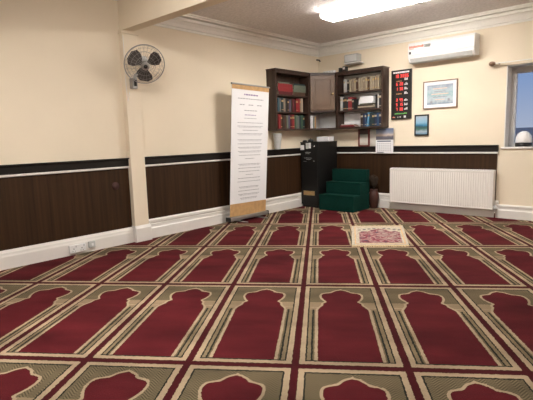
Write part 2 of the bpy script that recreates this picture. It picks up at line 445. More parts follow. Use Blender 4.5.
# ------------------------------------------------------------------ roller banner
BX = -4.465; y0, y1 = 4.172, 4.901
ban = thing('roller_banner', (BX, 4.536, CZ), 'tall white roller banner with tan ends and lines of print standing by the left wall', 'banner')
zb, zt = .085, 1.868
MB().box((BX - .004, y0, zb), (BX, y1, zt), 'paper').build('banner_sheet', ban)
for q0, q1 in ((zb, zb + .175), (zt - .06, zt)): MB().box((BX, y0, q0), (BX + .0015, y1, q1), 'tan').build('tan_band', ban)
def words(y_c, width, z, h, mat, wmin=.02, wmax=.06):
    y = y_c - width / 2; b_ = MB()
    while y < y_c + width / 2:
        ww = random.uniform(wmin, wmax)
        e = min(y + ww, y_c + width / 2)
        b_.box((BX, y, z - h / 2), (BX + .0012, e, z + h / 2), mat)
        y = e + .010
    b_.build('text_line', ban)
yc = 4.536
words(yc, .27, 1.745, .018, 'purple'); words(yc, .50, 1.69, .009, 'ink')
for dy in (-.17, 0, .17): words(yc + dy, .09, 1.61, .010, 'ink')
words(yc, .25, 1.535, .009, 'ink'); words(yc, .23, 1.475, .009, 'purple'); words(yc, .25, 1.43, .006, 'ink')
z = 1.37
rows = [.50, .50, .30, .50, None, .48, .48, .46, .46, .42, .18, None, .44, .44, .42, .14, .44, .46, None, .40, .42, .42, .34, None, .30, .40, .34, .2]
for r_ in rows:
    if r_:
        words(yc, r_, z, .007, 'ink')
        if random.random() < .5 and r_ > .3: words(yc, r_ * .9, z - .016, .004, 'ink'); z -= .008
        z -= .047
    else: z -= .028
    if z < .31: break
b_ = MB(); b_.box((BX - .014, y0 - .012, zt - .004), (BX + .012, y1 + .012, zt + .016), 'chromewire', .004); b_.build('top_rail', ban)
b_ = MB(); b_.box((BX - .050, y0 - .018, .030), (BX + .040, y1 + .018, .085), 'chromewire', .012)
b_.box((BX - .052, y0 - .030, .026), (BX + .042, y0 - .018, .090), 'blackplastic', .006); b_.box((BX - .052, y1 + .018, .026), (BX + .042, y1 + .030, .090), 'blackplastic', .006)
b_.build('cassette', ban)
for yy in (4.34, 4.74):
    MB().box((BX - .10, yy - .020, CZ + .001), (BX + .17, yy + .020, .022), 'chromewire', .005).box((BX - .03, yy - .018, .02), (BX + .02, yy + .018, .034), 'chromewire').build('foot', ban)
MB().tube([(BX - .025, 4.536, .06), (BX - .025, 4.536, zt)], .007, 'chromewire').build('support_pole', ban)
tilt = Matrix.Translation((0, 0, .06)) @ Matrix.Rotation(.059, 4, 'Y') @ Matrix.Rotation(-.020, 4, 'X') @ Matrix.Translation((0, 0, -.06))
for ch in ban.children:
    if ch.name.split('.')[0] in ('banner_sheet', 'tan_band', 'text_line', 'top_rail', 'support_pole'): ch.matrix_local = tilt

# ------------------------------------------------------------------ wall fan on the pilaster
FC = Vector((XL + .29, 2.874, 1.978))
fan = thing('wall_fan', (XL + .076, 2.84, 1.72), 'round wire-caged wall fan with dark blades fixed high on the cream pillar', 'fan')
fd = Vector((1, -.45, -.60)).normalized()       # facing direction
Tf = Matrix.Translation(FC) @ fd.to_track_quat('Z', 'Y').to_matrix().to_4x4()
def fl(p): return Tf @ Vector(p)
b_ = MB()
R_ = .213
def ring(r, z, n=48): return [fl((r * math.cos(2 * PI * k / n), r * math.sin(2 * PI * k / n), z)) for k in range(n)]
b_.tube(ring(R_, 0), .0055, 'chromewire', 8, closed=True)
for r, zf in ((.06, .064), (.105, .058), (.15, .045), (.187, .026)): b_.tube(ring(r, zf), .0016, 'chromewire', 5, closed=True)
for k in range(26):
    t = 2 * PI * k / 26; c_, s_ = math.cos(t), math.sin(t)
    b_.tube([fl((r * c_, r * s_, z)) for r, z in ((.045, .066), (.10, .060), (.15, .046), (.19, .025), (R_, 0))], .0010, 'chromewire', 4)
b_.build('front_cage', fan)
b_ = MB()
for k in range(26):
    t = 2 * PI * (k + .5) / 26; c_, s_ = math.cos(t), math.sin(t)
    b_.tube([fl((r * c_, r * s_, z)) for r, z in ((R_, 0), (.195, -.045), (.12, -.062), (.05, -.062))], .0010, 'chromewire', 4)
for r, zf in ((.19, -.046), (.12, -.062)): b_.tube(ring(r, zf), .0016, 'chromewire', 5, closed=True)
b_.build('rear_cage', fan)
b_ = MB(); b_.lathe([(.0, .070), (.030, .070), (.040, .066), (.046, .060), (.046, .054)], (0, 0, 0), 'chromewire', T=Tf)
b_.lathe([(.0, .075), (.020, .073), (.024, .066)], (0, 0, 0), 'blackplastic', T=Tf); b_.build('badge', fan)
MB().lathe([(.0, .048), (.024, .046), (.034, .030), (.036, -.020), (.0, -.022)], (0, 0, 0), 'blade', T=Tf).build('hub', fan)
for k in range(3):
    b_ = MB(); t0 = 2 * PI * k / 3 + math.radians(33)
    outl = [(.030, -.45), (.070, -.74), (.120, -.74), (.165, -.60), (.190, -.28), (.193, .16), (.176, .46), (.130, .58), (.080, .52), (.030, .55)]
    top, bot = [], []
    for r, a in outl:
        z = a * .045
        p = (r * math.cos(t0 + a), r * math.sin(t0 + a), z)
        top.append(b_.bm.verts.new(fl((p[0], p[1], z + .0015)))); bot.append(b_.bm.verts.new(fl((p[0], p[1], z - .0015))))
    fs = [b_.bm.faces.new(top), b_.bm.faces.new(bot[::-1])]
    for i in range(len(top)): fs.append(b_.bm.faces.new([top[i], bot[i], bot[(i + 1) % len(top)], top[(i + 1) % len(top)]]))
    b_._tag(fs, 'blade'); b_.build('blade', fan)
MB().lathe([(.0, -.022), (.045, -.024), (.056, -.045), (.056, -.105), (.040, -.130), (.0, -.135)], (0, 0, 0), 'lightgrey', T=Tf).build('motor_housing', fan)
b_ = MB()
mh = fl((0, 0, -.09))
b_.tube([mh, mh + Vector((-.01, -.0, -.08)), (XL + .16, 2.835, 1.87), (XL + .13, 2.83, 1.83)], [.024, .024, .020, .020], 'lightgrey')
b_.build('arm', fan)
b_ = MB(); b_.box((XL + .075, 2.805, 1.735), (XL + .145, 2.868, 1.850), 'chromewire', .008)
b_.build('wall_bracket', fan)
MB().box((XL + .1455, 2.820, 1.76), (XL + .1515, 2.852, 1.83), 'blackplastic', .002).build('control', fan)
pts = [(XL + .08, 2.80, 1.70), (XL + .09, 2.765, 1.60), (XL + .082, 2.760, 1.72), (XL + .080, 2.758, 1.85), (XL + .080, 2.762, 2.00), (XL + .080, 2.762, 2.30)]
MB().tube(pts, .003, 'white', 6).build('cable', fan)

# ------------------------------------------------------------------ sockets on the left skirting
sx = XL + .0345
so = thing('double_socket', (sx, 2.08, .03), 'white double power socket fixed low on the left skirting board', 'socket')
MB().box((sx, 1.99, .030), (sx + .028, 2.165, .112), 'white', .005).build('face_plate', so)
for yy in (2.035, 2.12):
    b_ = MB()
    b_.box((sx + .028, yy - .004, .066), (sx + .0288, yy + .004, .078), 'dark').box((sx + .028, yy - .016, .046), (sx + .0288, yy - .008, .052), 'dark').box((sx + .028, yy + .008, .046), (sx + .0288, yy + .016, .052), 'dark')
    b_.build('socket_outlet', so)
    MB().box((sx + .028, yy + .018, .086), (sx + .033, yy + .030, .104), 'lightgrey', .002).build('switch', so)
tag(MB().box((sx, 2.20, .048), (sx + .030, 2.272, .118), 'lightgrey', .006).box((sx + .03, 2.225, .07), (sx + .034, 2.248, .095), 'white').build('junction_box'), 'small grey-white box fixed just right of the double socket', 'junction box')
st = MB(); st.lathe([(0, 0), (.045, 0), (.045, .001), (0, .001)], (0, 0, 0), 'sticker_red', T=Matrix.Translation((XL + .0118, 2.583, .672)) @ Matrix.Rotation(PI / 2, 4, 'Y'))
tag(st.build('sticker'), 'faint dark red round sticker on the wood panelling left of the pillar', 'sticker')

# ------------------------------------------------------------------ black box, steps, vase
bx = thing('donation_cabinet', (-4.38, 6.19, CZ), 'tall black metal cabinet standing in the corner left of the green steps', 'cabinet')
X0, X1, Y0, Y1, ZT = -4.568, -4.215, 5.915, 6.455, 1.072
MB().box((X0, Y0, .05), (X1, Y1, ZT - .018), 'black', .004).build('body', bx)
MB().box((X0 - .003, Y0 - .005, ZT - .018), (X1 + .004, Y1, ZT), 'black', .003).build('top', bx)
MB().box((X0 + .02, Y0 + .015, CZ), (X1 - .015, Y1, .05), 'blackplastic').build('plinth', bx)
dr = MB().box((X0 + .018, Y0 - .008, .085), (X1 - .016, Y0, ZT - .05), 'black', .003).build('door', bx)
MB().box((-4.513, Y0 - .012, .205), (-4.290, Y0 - .008, .278), 'brass', .002).build('brass_plate', dr)
b_ = MB()
for k in range(4): b_.box((-4.50 + k * .053, Y0 - .0130, .222), (-4.465 + k * .053, Y0 - .0119, .258), 'tan')
b_.build('engraving', dr)
b_ = MB()
b_.box((-4.565, Y0 - .012, .945), (-4.488, Y0 - .008, 1.022), 'label_white')
b_.box((-4.452, Y0 - .012, .962), (-4.405, Y0 - .008, 1.055), 'lightgrey').box((-4.398, Y0 - .012, .968), (-4.352, Y0 - .008, 1.058), 'label_white')
b_.build('paper_label', dr)
MB().lathe([(0, 0), (.014, .002), (.012, .016), (0, .02)], (0, 0, 0), 'chrome', T=Matrix.Translation((-4.285, Y0 - .008, 1.0)) @ Matrix.Rotation(PI / 2, 4, 'X')).build('lock', dr)
b_ = MB()
for zz, a0, a1 in ((.905, -4.47, -4.36), (.885, -4.46, -4.38), (.815, -4.49, -4.33), (.790, -4.44, -4.36), (.76, -4.50, -4.45), (.765, -4.31, -4.28)):
    x = a0; b_ = MB()
    while x < a1:
        q = random.uniform(.008, .02); b_.box((x, Y0 - .0105, zz - .004), (min(x + q, a1), Y0 - .0079, zz + .004 * random.random()), 'lightgrey'); x += q + .008
    b_.build('white_lettering', dr)
tag(MB().box((-4.405, 6.14, ZT), (-4.17, 6.30, ZT + .078), 'label_white', .006).box((-4.34, 6.19, ZT + .078), (-4.24, 6.25, ZT + .08), 'lightgrey').build('tissue_box'), 'small white cardboard box lying on top of the black cabinet', 'box')
b_ = MB(); b_.lathe([(0, 0), (.040, 0), (.048, .008), (.046, .026), (.030, .040), (0, .044)], (-4.40, 5.965, ZT), 'blackplastic')
b_.lathe([(.0, .044), (.008, .046), (.006, .056), (0, .058)], (-4.40, 5.965, ZT), 'green'); tag(b_.build('knitted_cap'), 'black rounded cap on the front edge of the black cabinet top, the taller one', 'cap')
b_ = MB(); b_.lathe([(0, 0), (.036, 0), (.042, .007), (.040, .018), (.024, .028), (0, .030)], (-4.51, 5.96, ZT), 'blackplastic')
tag(b_.build('knitted_cap'), 'small flat black cap at the left front corner of the black cabinet top', 'cap')

st = thing('steps', (-3.82, 6.03, CZ), 'three dark green carpeted steps of the preacher\'s platform against the back wall', 'steps')
SX0, SX1 = -4.132, -3.508
ys = [5.800, 5.995, 6.175]; zs = [.252, .435, .625]
for i in range(3):
    z0 = CZ if i == 0 else zs[i - 1]
    MB().box((SX0, ys[i], z0), (SX1, 6.285, zs[i]), 'green', .010, seg=3).build('step', st)
b_ = MB()
for i in range(3):
    b_.tube([(SX0 + .012, ys[i] + .004, zs[i] - .004), (SX1 - .012, ys[i] + .004, zs[i] - .004)], .009, 'green', 8)
b_.build('nosing', st)

va = thing('floor_vase', (-3.487, 6.383, CZ), 'reddish brown vase of dried stems standing between the green steps and the radiator', 'vase')
MB().lathe([(0, 0), (.056, 0), (.060, .02), (.074, .08), (.082, .15), (.076, .22), (.064, .27), (.058, .285), (.066, .30), (.058, .30), (.052, .285), (0, .27)], (-3.487, 6.383, CZ), 'vase').build('vase_body', va)
b_ = MB()
for k in range(44):
    a = random.uniform(0, 2 * PI); l = random.uniform(.14, .235); t = random.uniform(.01, .080)
    p0 = Vector((-3.487, 6.383, .285)); p2 = p0 + Vector((math.cos(a) * t, math.sin(a) * t * .8, l)); p1 = (p0 + p2) / 2 + Vector((math.cos(a) * .01, math.sin(a) * .01, .01))
    b_.tube([p0, p1, p2], .0022, 'dried', 5)
    for j in range(5):
        q = p1.lerp(p2, j / 4); aa = random.uniform(0, 2 * PI); d = Vector((math.cos(aa), math.sin(aa), .6)) * .020
        b_.tube([q, q + d * .5, q + d], [.002, .010, .001], 'dried', 5)
b_.build('dried_stems', va)

# ------------------------------------------------------------------ radiator
ra = thing('radiator', (-2.49, 6.44, .10), 'long white ribbed panel radiator on the back wall under the dado rail', 'radiator')
RX0, RX1, RY, RZ0, RZ1 = -3.228, -1.748, YB - .112, .115, .645
RZL = .085
b_ = MB()
n = 46; pitch = (RX1 - RX0 - .05) / n
prof = [(RX0, RY + .020), (RX0, RY + .004), (RX0 + .006, RY)]
for k in range(n):
    x = RX0 + .025 + k * pitch
    prof += [(x, RY), (x + pitch * .16, RY + .0050), (x + pitch * .34, RY + .0050), (x + pitch * .50, RY)]
prof += [(RX1 - .006, RY), (RX1, RY + .004), (RX1, RY + .020)]
b_.prism([(x, y, .135) for x, y in prof], (0, 0, .475), 'radwhite')
b_.box((RX0, RY - .001, .118), (RX1, RY + .020, .138), 'radwhite', .004); b_.box((RX0, RY - .001, .607), (RX1, RY + .020, .638), 'radwhite', .004)
b_.build('front_panel', ra)
b_ = MB(); b_.box((RX0 + .004, RY + .022, .640), (RX1 - .004, RY + .078, .646), 'radwhite')
for k in range(60): b_.box((RX0 + .02 + k * .025, RY + .03, .646), (RX0 + .036 + k * .025, RY + .07, .6475), 'lightgrey')
b_.build('top_grille', ra)
for x in (RX0 - .003, RX1 - .005): MB().box((x, RY + .014, .125), (x + .008, RY + .085, .642), 'radwhite', .002).build('side_panel', ra)
MB().box((RX0 + .03, RY + .060, .13), (RX1 - .03, RY + .075, .62), 'radwhite').build('rear_panel', ra)
b_ = MB(); b_.tube([(RX1 + .020, RY + .035, CZ), (RX1 + .020, RY + .035, .12)], .008, 'chrome'); b_.tube([(RX1 - .01, RY + .035, .145), (RX1 + .02, RY + .035, .145)], .010, 'chrome')
b_.lathe([(0, 0), (.016, 0), (.018, .012), (.018, .05), (.012, .06), (0, .06)], (RX1 + .020, RY + .035, .118), 'lightgrey', 16); b_.build('valve', ra)
b_ = MB(); b_.tube([(RX0 - .018, RY + .035, CZ), (RX0 - .018, RY + .035, .15), (RX0 + .01, RY + .035, .15)], .008, 'gloss_white'); b_.build('pipe', ra)
for x in (RX0 + .25, RX1 - .25): MB().box((x - .02, RY + .075, .2), (x + .02, YB - .037, .60), 'lightgrey').build('bracket', ra)

# ------------------------------------------------------------------ air conditioner
ac = thing('air_conditioner', (-2.50, YB - .1, 2.18), 'white split air conditioner with a red printed strip high on the back wall', 'air conditioner')
AX0, AX1 = -2.915, -2.015
pf = [(0, 2.167), (.120, 2.147), (.165, 2.167), (.198, 2.212), (.205, 2.257), (.203, 2.387), (.190, 2.417), (.165, 2.427), (0, 2.427)]
b_ = MB(); b_.prism([(AX0, YB - o, z) for o, z in [(-.002, pf[0][1])] + pf[1:-1] + [(-.002, pf[-1][1])]], (AX1 - AX0, 0, 0), 'white'); b_.build('housing', ac)
fy = YB - .205
b_ = MB(); b_.prism([(AX0 + .012, YB - o, z) for o, z in ((.2055, 2.250), (.211, 2.254), (.209, 2.384), (.197, 2.410), (.192, 2.410), (.203, 2.384))], (AX1 - AX0 - .024, 0, 0), 'white'); b_.build('front_cover', ac)
b_ = MB(); b_.prism([(AX0 + .03, YB - o, z) for o, z in ((.125, 2.144), (.168, 2.162), (.199, 2.206), (.203, 2.204), (.172, 2.156), (.127, 2.138))], (AX1 - AX0 - .06, 0, 0), 'lightgrey'); b_.build('louvre', ac)
b_ = MB(); yy = YB - .213
def dec(x0, x1, z0, z1, mat): b_.box((x0, yy, z0), (x1, yy + .003, z1), mat)
x = AX0 + .02
for k in range(12):
    ww = random.uniform(.010, .018); dec(x, x + ww, 2.346, 2.372 + random.random() * .008, 'orange'); x += ww + .004
dec(AX0 + .02, AX0 + .09, 2.332, 2.338, 'orange'); dec(AX0 + .02, AX0 + .10, 2.322, 2.325, 'lightgrey')
b_.build('printed_strip', ac)
b_ = MB()
for x in (AX0 + .235, AX0 + .285): dec(x, x + .042, 2.330, 2.377, 'lightgrey'); dec(x + .006, x + .036, 2.336, 2.371, 'label_white')
b_.build('energy_label', ac)
b_ = MB(); dec(AX0 + .018, AX0 + .048, 2.267, 2.300, 'dark'); b_.build('display', ac)
b_ = MB(); dec(-2.56, -2.50, 2.274, 2.282, 'lightgrey'); b_.build('logo', ac)

# ------------------------------------------------------------------ LED prayer time board
lb = thing('prayer_time_board', (-3.10, YB - .02, 1.38), 'tall black LED prayer time board with red digits beside the right bookcase', 'sign')
LX0, LX1, LZ0, LZ1 = -3.255, -2.938, 1.378, 2.100; ly = YB - .030
b_ = MB(); b_.box((LX0, ly, LZ0), (LX1, YB + .002, LZ1), 'blackplastic', .003); b_.build('panel', lb)
def decl(x0, x1, z0, z1, mat): b_.box((x0, ly - .002, z0), (x1, ly + .001, z1), mat)
SEG = {'0': 'abcdef', '1': 'bc', '2': 'abged', '3': 'abgcd', '4': 'fgbc', '5': 'afgcd', '6': 'afgedc', '7': 'abc', '8': 'abcdefg', '9': 'abfgcd'}
def digit(ch, x, z, w, h):
    t = h * .16
    D = {'a': (x, x + w, z + h - t, z + h), 'd': (x, x + w, z, z + t), 'g': (x, x + w, z + h / 2 - t / 2, z + h / 2 + t / 2),
         'f': (x, x + t, z + h / 2, z + h), 'b': (x + w - t, x + w, z + h / 2, z + h), 'e': (x, x + t, z, z + h / 2), 'c': (x + w - t, x + w, z, z + h / 2)}
    for q in SEG[ch]: decl(*D[q], 'red_led')
b_ = MB(); x = LX0 + .03
while x < LX1 - .05:
    ww = random.uniform(.02, .05); decl(x, min(x + ww, LX1 - .035), 2.052, 2.074, 'label_white'); x += ww + .004
b_.build('title', lb)
b_ = MB(); w_, h_ = .024, .050
b_ = MB()
for k, ch in enumerate('1830'): digit(ch, LX0 + .060 + k * .036 + (.012 if k > 1 else 0), 1.985, w_, h_)
digit('8', LX0 + .215, 1.985, w_, h_); digit('6', LX0 + .249, 1.985, w_, h_); b_.build('digit_row', lb)
for z, tx in ((1.872, '620'), (1.802, '130'), (1.640, '345'), (1.572, '515'), (1.504, '730')):
    b_ = MB()
    for k, ch in enumerate(tx): digit(ch, LX0 + .082 + k * .030 + (.024 if k else 0), z, .021, .044)
    b_.build('digit_row', lb)
b_ = MB()
for z in (1.945, 1.875, 1.810, 1.745, 1.645, 1.58, 1.515):
    b_ = MB()
    for j in range(3):
        xx = LX0 + .212 + j * .018; hh = random.uniform(.014, .036)
        decl(xx, xx + .013, z + .004, z + hh, 'label_white')
    decl(LX0 + .208, LX0 + .262, z, z + .007, 'label_white'); b_.build('row_name', lb)
b_ = MB()
for k in range(9): decl(LX0 + .06 + k * .022, LX0 + .076 + k * .022, 1.452, 1.452 + random.uniform(.012, .022), 'green_led')
b_.build('green_lettering', lb)
for z in (1.745, 1.93):
    b_ = MB()
    for k in range(4): decl(LX0 + .085 + k * .022, LX0 + .1 + k * .022, z, z + .012, 'tan')
    b_.build('dim_digit_row', lb)
b_ = MB(); b_.prism([(LX0 + .022, ly - .002, 1.398), (LX0 + .075, ly - .002, 1.398), (LX0 + .06, ly - .002, 1.412), (LX0 + .045, ly - .002, 1.422), (LX0 + .03, ly - .002, 1.412)], (0, .003, 0), 'orange')
decl(LX0 + .105, LX0 + .12, 1.40, 1.416, 'lightgrey'); decl(LX0 + .14, LX0 + .16, 1.40, 1.42, 'lightgrey'); decl(LX0 + .205, LX0 + .240, 1.396, 1.428, 'label_white'); b_.build('logo', lb)

# framed pictures
def frame(name, x0, x1, z0, z1, fw, fmat, label, cat, mat_w, pic, tilt=0):
    t = thing(name, ((x0 + x1) / 2, YB - .012, z0), label, cat)
    b_ = MB(); y = YB - .024
    b_.box((x0, y, z1 - fw), (x1, YB, z1), fmat, .002).box((x0, y, z0), (x1, YB, z0 + fw), fmat, .002)
    b_.box((x0, y, z0 + fw), (x0 + fw, YB, z1 - fw), fmat, .002).box((x1 - fw, y, z0 + fw), (x1, YB, z1 - fw), fmat, .002)
    b_.build('frame', t)
    if mat_w:
        MB().box((x0 + fw, YB - .016, z0 + fw), (x1 - fw, YB - .003, z1 - fw), 'paper').build('mount', t)
    MB().box((x0 + fw + mat_w, YB - .0175, z0 + fw + mat_w), (x1 - fw - mat_w, YB - .004, z1 - fw - mat_w), pic).build('print', t)
    return t
ce = frame('framed_certificate', -2.762, -2.278, 1.500, 1.888, .013, 'framewood', 'landscape certificate in a thin brown frame below the air conditioner', 'picture', .045, 'certificate_print')
b_ = MB()
for k, (ww, hh) in enumerate(((.20, .012), (.16, .008), (.24, .014), (.20, .008), (.14, .010))): b_.box((-2.52 - ww / 2, YB - .0185, 1.77 - k * .038), (-2.52 + ww / 2, YB - .0174, 1.77 - k * .038 + hh), 'ink' if k % 2 else 'bluegrey')
b_.box((-2.655, YB - .0185, 1.575), (-2.625, YB - .0174, 1.605), 'ink').box((-2.41, YB - .0185, 1.60), (-2.38, YB - .0174, 1.63), 'ink')
b_.build('lettering', ce)
frame('framed_picture', -2.885, -2.673, 1.122, 1.426, .020, 'blackplastic', 'small blue picture in a black frame between the prayer time board and radiator', 'picture', 0, 'blue_print')

# ------------------------------------------------------------------ bookcases
LZ0_, LZ1_ = 1.262, 2.150
T_ = .022
def case_left():
    t = thing('bookcase', (XL + .13, 5.50, LZ0_), 'dark wood wall bookcase on the left wall with two rows of upright books', 'bookcase')
    x0, x1, y0, y1 = XL, XL + .18, 5.164, 6.004
    for yy, yw in ((y0, .028), (y1 - .045, .045)): MB().box((x0, yy, LZ0_), (x1, yy + yw, LZ1_), 'shelfwood', .002).build('side_panel', t)
    MB().box((x0, y0 + .028, LZ1_ - .045), (x1, y1 - .045, LZ1_), 'shelfwood', .002).build('top_panel', t)
    MB().box((x0, y0 + .028, LZ0_), (x1, y1 - .045, LZ0_ + .026), 'shelfwood', .002).build('bottom_panel', t)
    for z in (1.520, 1.775): MB().box((x0 + .01, y0 + .028, z), (x1 - .01, y1 - .045, z + T_), 'shelfwood').build('shelf', t)
    MB().box((x0, y0 + .028, LZ0_ + .026), (x0 + .008, y1 - .045, LZ1_ - .045), 'shelfwood').build('back_panel', t)
    MB().box((x0 - .0, y0 - .012, LZ1_), (x1 + .012, y1, LZ1_ + .016), 'shelfwood', .004).build('cornice', t)
    return t
case_left()
def case_right():
    t = thing('bookcase', (-3.70, YB - .13, LZ0_), 'dark wall bookcase right of the corner with blue books on its bottom shelf', 'bookcase')
    x0, x1, y0, y1 = -4.146, -3.306, YB - .20, YB
    for xx, xw in ((x0, .045), (x1 - .028, .028)): MB().box((xx, y0, LZ0_), (xx + xw, y1, LZ1_), 'shelfwood', .002).build('side_panel', t)
    MB().box((x0 + .045, y0, LZ1_ - .04), (x1 - .028, y1, LZ1_), 'shelfwood', .002).build('top_panel', t)
    MB().box((x0 + .045, y0, LZ0_), (x1 - .028, y1, LZ0_ + .026), 'shelfwood', .002).build('bottom_panel', t)
    for z in (1.535, 1.815): MB().box((x0 + .045, y0 + .01, z), (x1 - .028, y1 - .008, z + T_), 'shelfwood').build('shelf', t)
    MB().box((x0 + .045, y1 - .008, LZ0_ + .026), (x1 - .028, y1, LZ1_ - .04), 'white').build('back_panel', t)
    MB().box((x0, y0 - .012, LZ1_), (x1 + .012, y1, LZ1_ + .016), 'shelfwood', .004).build('cornice', t)
case_right()
# corner cabinet between them
cc = thing('corner_cabinet', (XL + .3, YB - .3, LZ0_), 'corner wall cabinet with a panelled door toned lighter for the light, between the two bookcases', 'cabinet')
P1 = Vector((XL + .18, 6.007)); P2 = Vector((-4.149, YB - .20))
foot = [(XL, P1.y), (P1.x, P1.y), (P2.x, P2.y), (P2.x, YB), (XL, YB)]
def slab(z0, z1, mat, name, shrink=0):
    MB().prism([(x, y, z0) for x, y in foot], (0, 0, z1 - z0), mat).build(name, cc)
slab(LZ0_, LZ0_ + .026, 'shelfwood', 'bottom_panel'); slab(1.545, 1.567, 'shelfwood', 'middle_shelf'); slab(LZ1_ - .02, LZ1_ + .016, 'shelfwood', 'top_panel')
b_ = MB(); b_.box((XL, P1.y, LZ0_ + .026), (XL + .008, YB, LZ1_ - .02), 'white').box((XL + .008, YB - .008, LZ0_ + .026), (P2.x, YB, LZ1_ - .02), 'white'); b_.build('back_panel', cc)
dv = (P2 - P1); dl = dv.length; dv.normalize(); nv = Vector((dv.y, -dv.x))
Td = Matrix(((dv.x, nv.x, 0, P1.x), (dv.y, nv.y, 0, P1.y), (0, 0, 1, 0), (0, 0, 0, 1)))    # local x along door, y outward
door = MB().box((.004, -.020, 1.570), (dl - .004, -.002, LZ1_ - .024), 'doorwood_lit', .003, T=Td).build('door', cc)
b_ = MB()
for a, bb, z0, z1 in ((.008, .075, 1.574, 2.124), (dl - .075, dl - .008, 1.574, 2.124), (.075, dl - .075, 1.574, 1.640), (.075, dl - .075, 2.058, 2.124)):
    b_.box((a, -.002, z0), (bb, .008, z1), 'doorwood_lit', .003, T=Td)
b_.box((.098, -.002, 1.662), (dl - .098, .005, 2.036), 'doorwood_lit', .003, T=Td)
b_.build('door_moulding', door)
b_ = MB(); b_.lathe([(0, 0), (.006, 0), (.006, .012), (.018, .018), (.019, .028), (.010, .036), (0, .033)], (0, 0, 0), 'brass', 16, T=Td @ Matrix.Translation((dl - .045, .008, 1.83)) @ Matrix.Rotation(-PI / 2, 4, 'X')); b_.build('knob', door)
# things in the open part below the door
tag(MB().box((XL + .030, 6.06, LZ0_ + .0265), (XL + .17, 6.09, LZ0_ + .235), 'book_cream' if 'book_cream' in M else 'paper').build('folder'), 'pale folder standing at the left in the open shelf under the corner cabinet door', 'folder')
colour('lowerdoc', (.22, .24, .22)); colour('mutegrey', (.30, .30, .27))
tag(MB().box((XL + .030, 6.10, LZ0_ + .0265), (XL + .18, 6.13, LZ0_ + .225), 'lowerdoc').build('folder'), 'dark grey folder beside the pale one under the corner cabinet door', 'folder')
tag(MB().box((XL + .030, 6.14, LZ0_ + .0265), (XL + .18, 6.165, LZ0_ + .215), 'tan').build('folder'), 'tan folder, rightmost of the three under the corner cabinet door', 'folder')

# books --------------------------------------------------------------
def book_mesh(t, h, d, cmat, band=None):
    """spine at local -Y... front; width along x, depth along +y, z up, origin at spine bottom left"""
    b_ = MB(); c = .003
    b_.box((0, 0, 0), (t, c, h), cmat); b_.box((0, c, 0), (c, d, h), cmat); b_.box((t - c, c, 0), (t, d, h), cmat)
    b_.box((c, c, .004), (t - c, d - .005, h - .004), 'book_pages')
    if band:
        b_.box((.001, -.0008, h * .70), (t - .001, 0, h * .84), band); b_.box((.001, -.0008, h * .12), (t - .001, 0, h * .16), band)
    return b_
colour('book_pages', (.62, .56, .45))
BC = dict(teal=(.03, .10, .13), darkteal=(.02, .05, .06), brown=(.12, .06, .035), beige=(.42, .33, .24), black=(.015, .013, .015), maroon=(.14, .015, .02), red=(.36, .03, .035),
          cream=(.62, .53, .40), green=(.07, .14, .09), greygreen=(.20, .24, .18), purple=(.14, .12, .20), grey=(.22, .22, .22), navy=(.015, .025, .07), blue=(.025, .075, .17),
          lightblue=(.16, .42, .68), white=(.72, .72, .70), darkbrown=(.06, .035, .025), ivory=(.56, .47, .34))
for k, c in BC.items(): colour('book_' + k, tuple(q * .62 for q in c), .55)
def book(t, h, d, ckey, T, label, group, band='brass'):
    b_ = book_mesh(t, h, d, 'book_' + ckey, band)
    o = b_.build('book'); o.matrix_world = T
    tag(o, label, 'book', group); return o
RotL = Matrix.Rotation(PI / 2, 4, 'Z')       # spines face +x on the left wall (local x -> world y, local y -> -x)
ORD = ['first', 'second', 'third', 'fourth', 'fifth', 'sixth', 'seventh', 'eighth', 'ninth', 'tenth', 'eleventh', 'twelfth', 'thirteenth', 'fourteenth', 'fifteenth', 'sixteenth', 'seventeenth']
def row_left(z, seq, y, words_, group):
    names = dict(darkteal='dark teal', greygreen='grey-green', darkbrown='dark brown', lightblue='light blue')
    n = len(seq)
    for i, (ck, t, h) in enumerate(seq):
        nm = names.get(ck, ck)
        T = Matrix.Translation((XL + .168 - random.uniform(0, .012), y, z + .0005)) @ RotL
        book(t, h, .145, ck, T, f'{nm} upright book, {ORD[i]} from left {words_}', group, random.choice(['brass', None, None, None]))
        y += t + .0012
row_left(1.542, [('teal', .040, .200), ('grey', .030, .195), ('darkteal', .048, .205), ('beige', .052, .200), ('black', .045, .210), ('darkbrown', .040, .190), ('purple', .034, .185), ('darkbrown', .045, .195), ('maroon', .050, .200), ('black', .030, .185), ('red', .055, .205), ('red', .048, .210), ('beige', .034, .205), ('cream', .040, .215)], 5.232,
         'on middle shelf of left bookcase', 'books on the middle shelf of the left bookcase')
row_left(LZ0_ + .026, [('red', .052, .215), ('brown', .040, .205), ('darkbrown', .046, .200), ('brown', .048, .195), ('greygreen', .038, .200), ('purple', .052, .205), ('maroon', .034, .210), ('red', .058, .215), ('green', .040, .205), ('greygreen', .050, .205), ('grey', .036, .195), ('darkteal', .042, .205), ('green', .046, .210), ('darkteal', .040, .2)], 5.232,
         'on bottom shelf of left bookcase', 'books on the bottom shelf of the left bookcase')
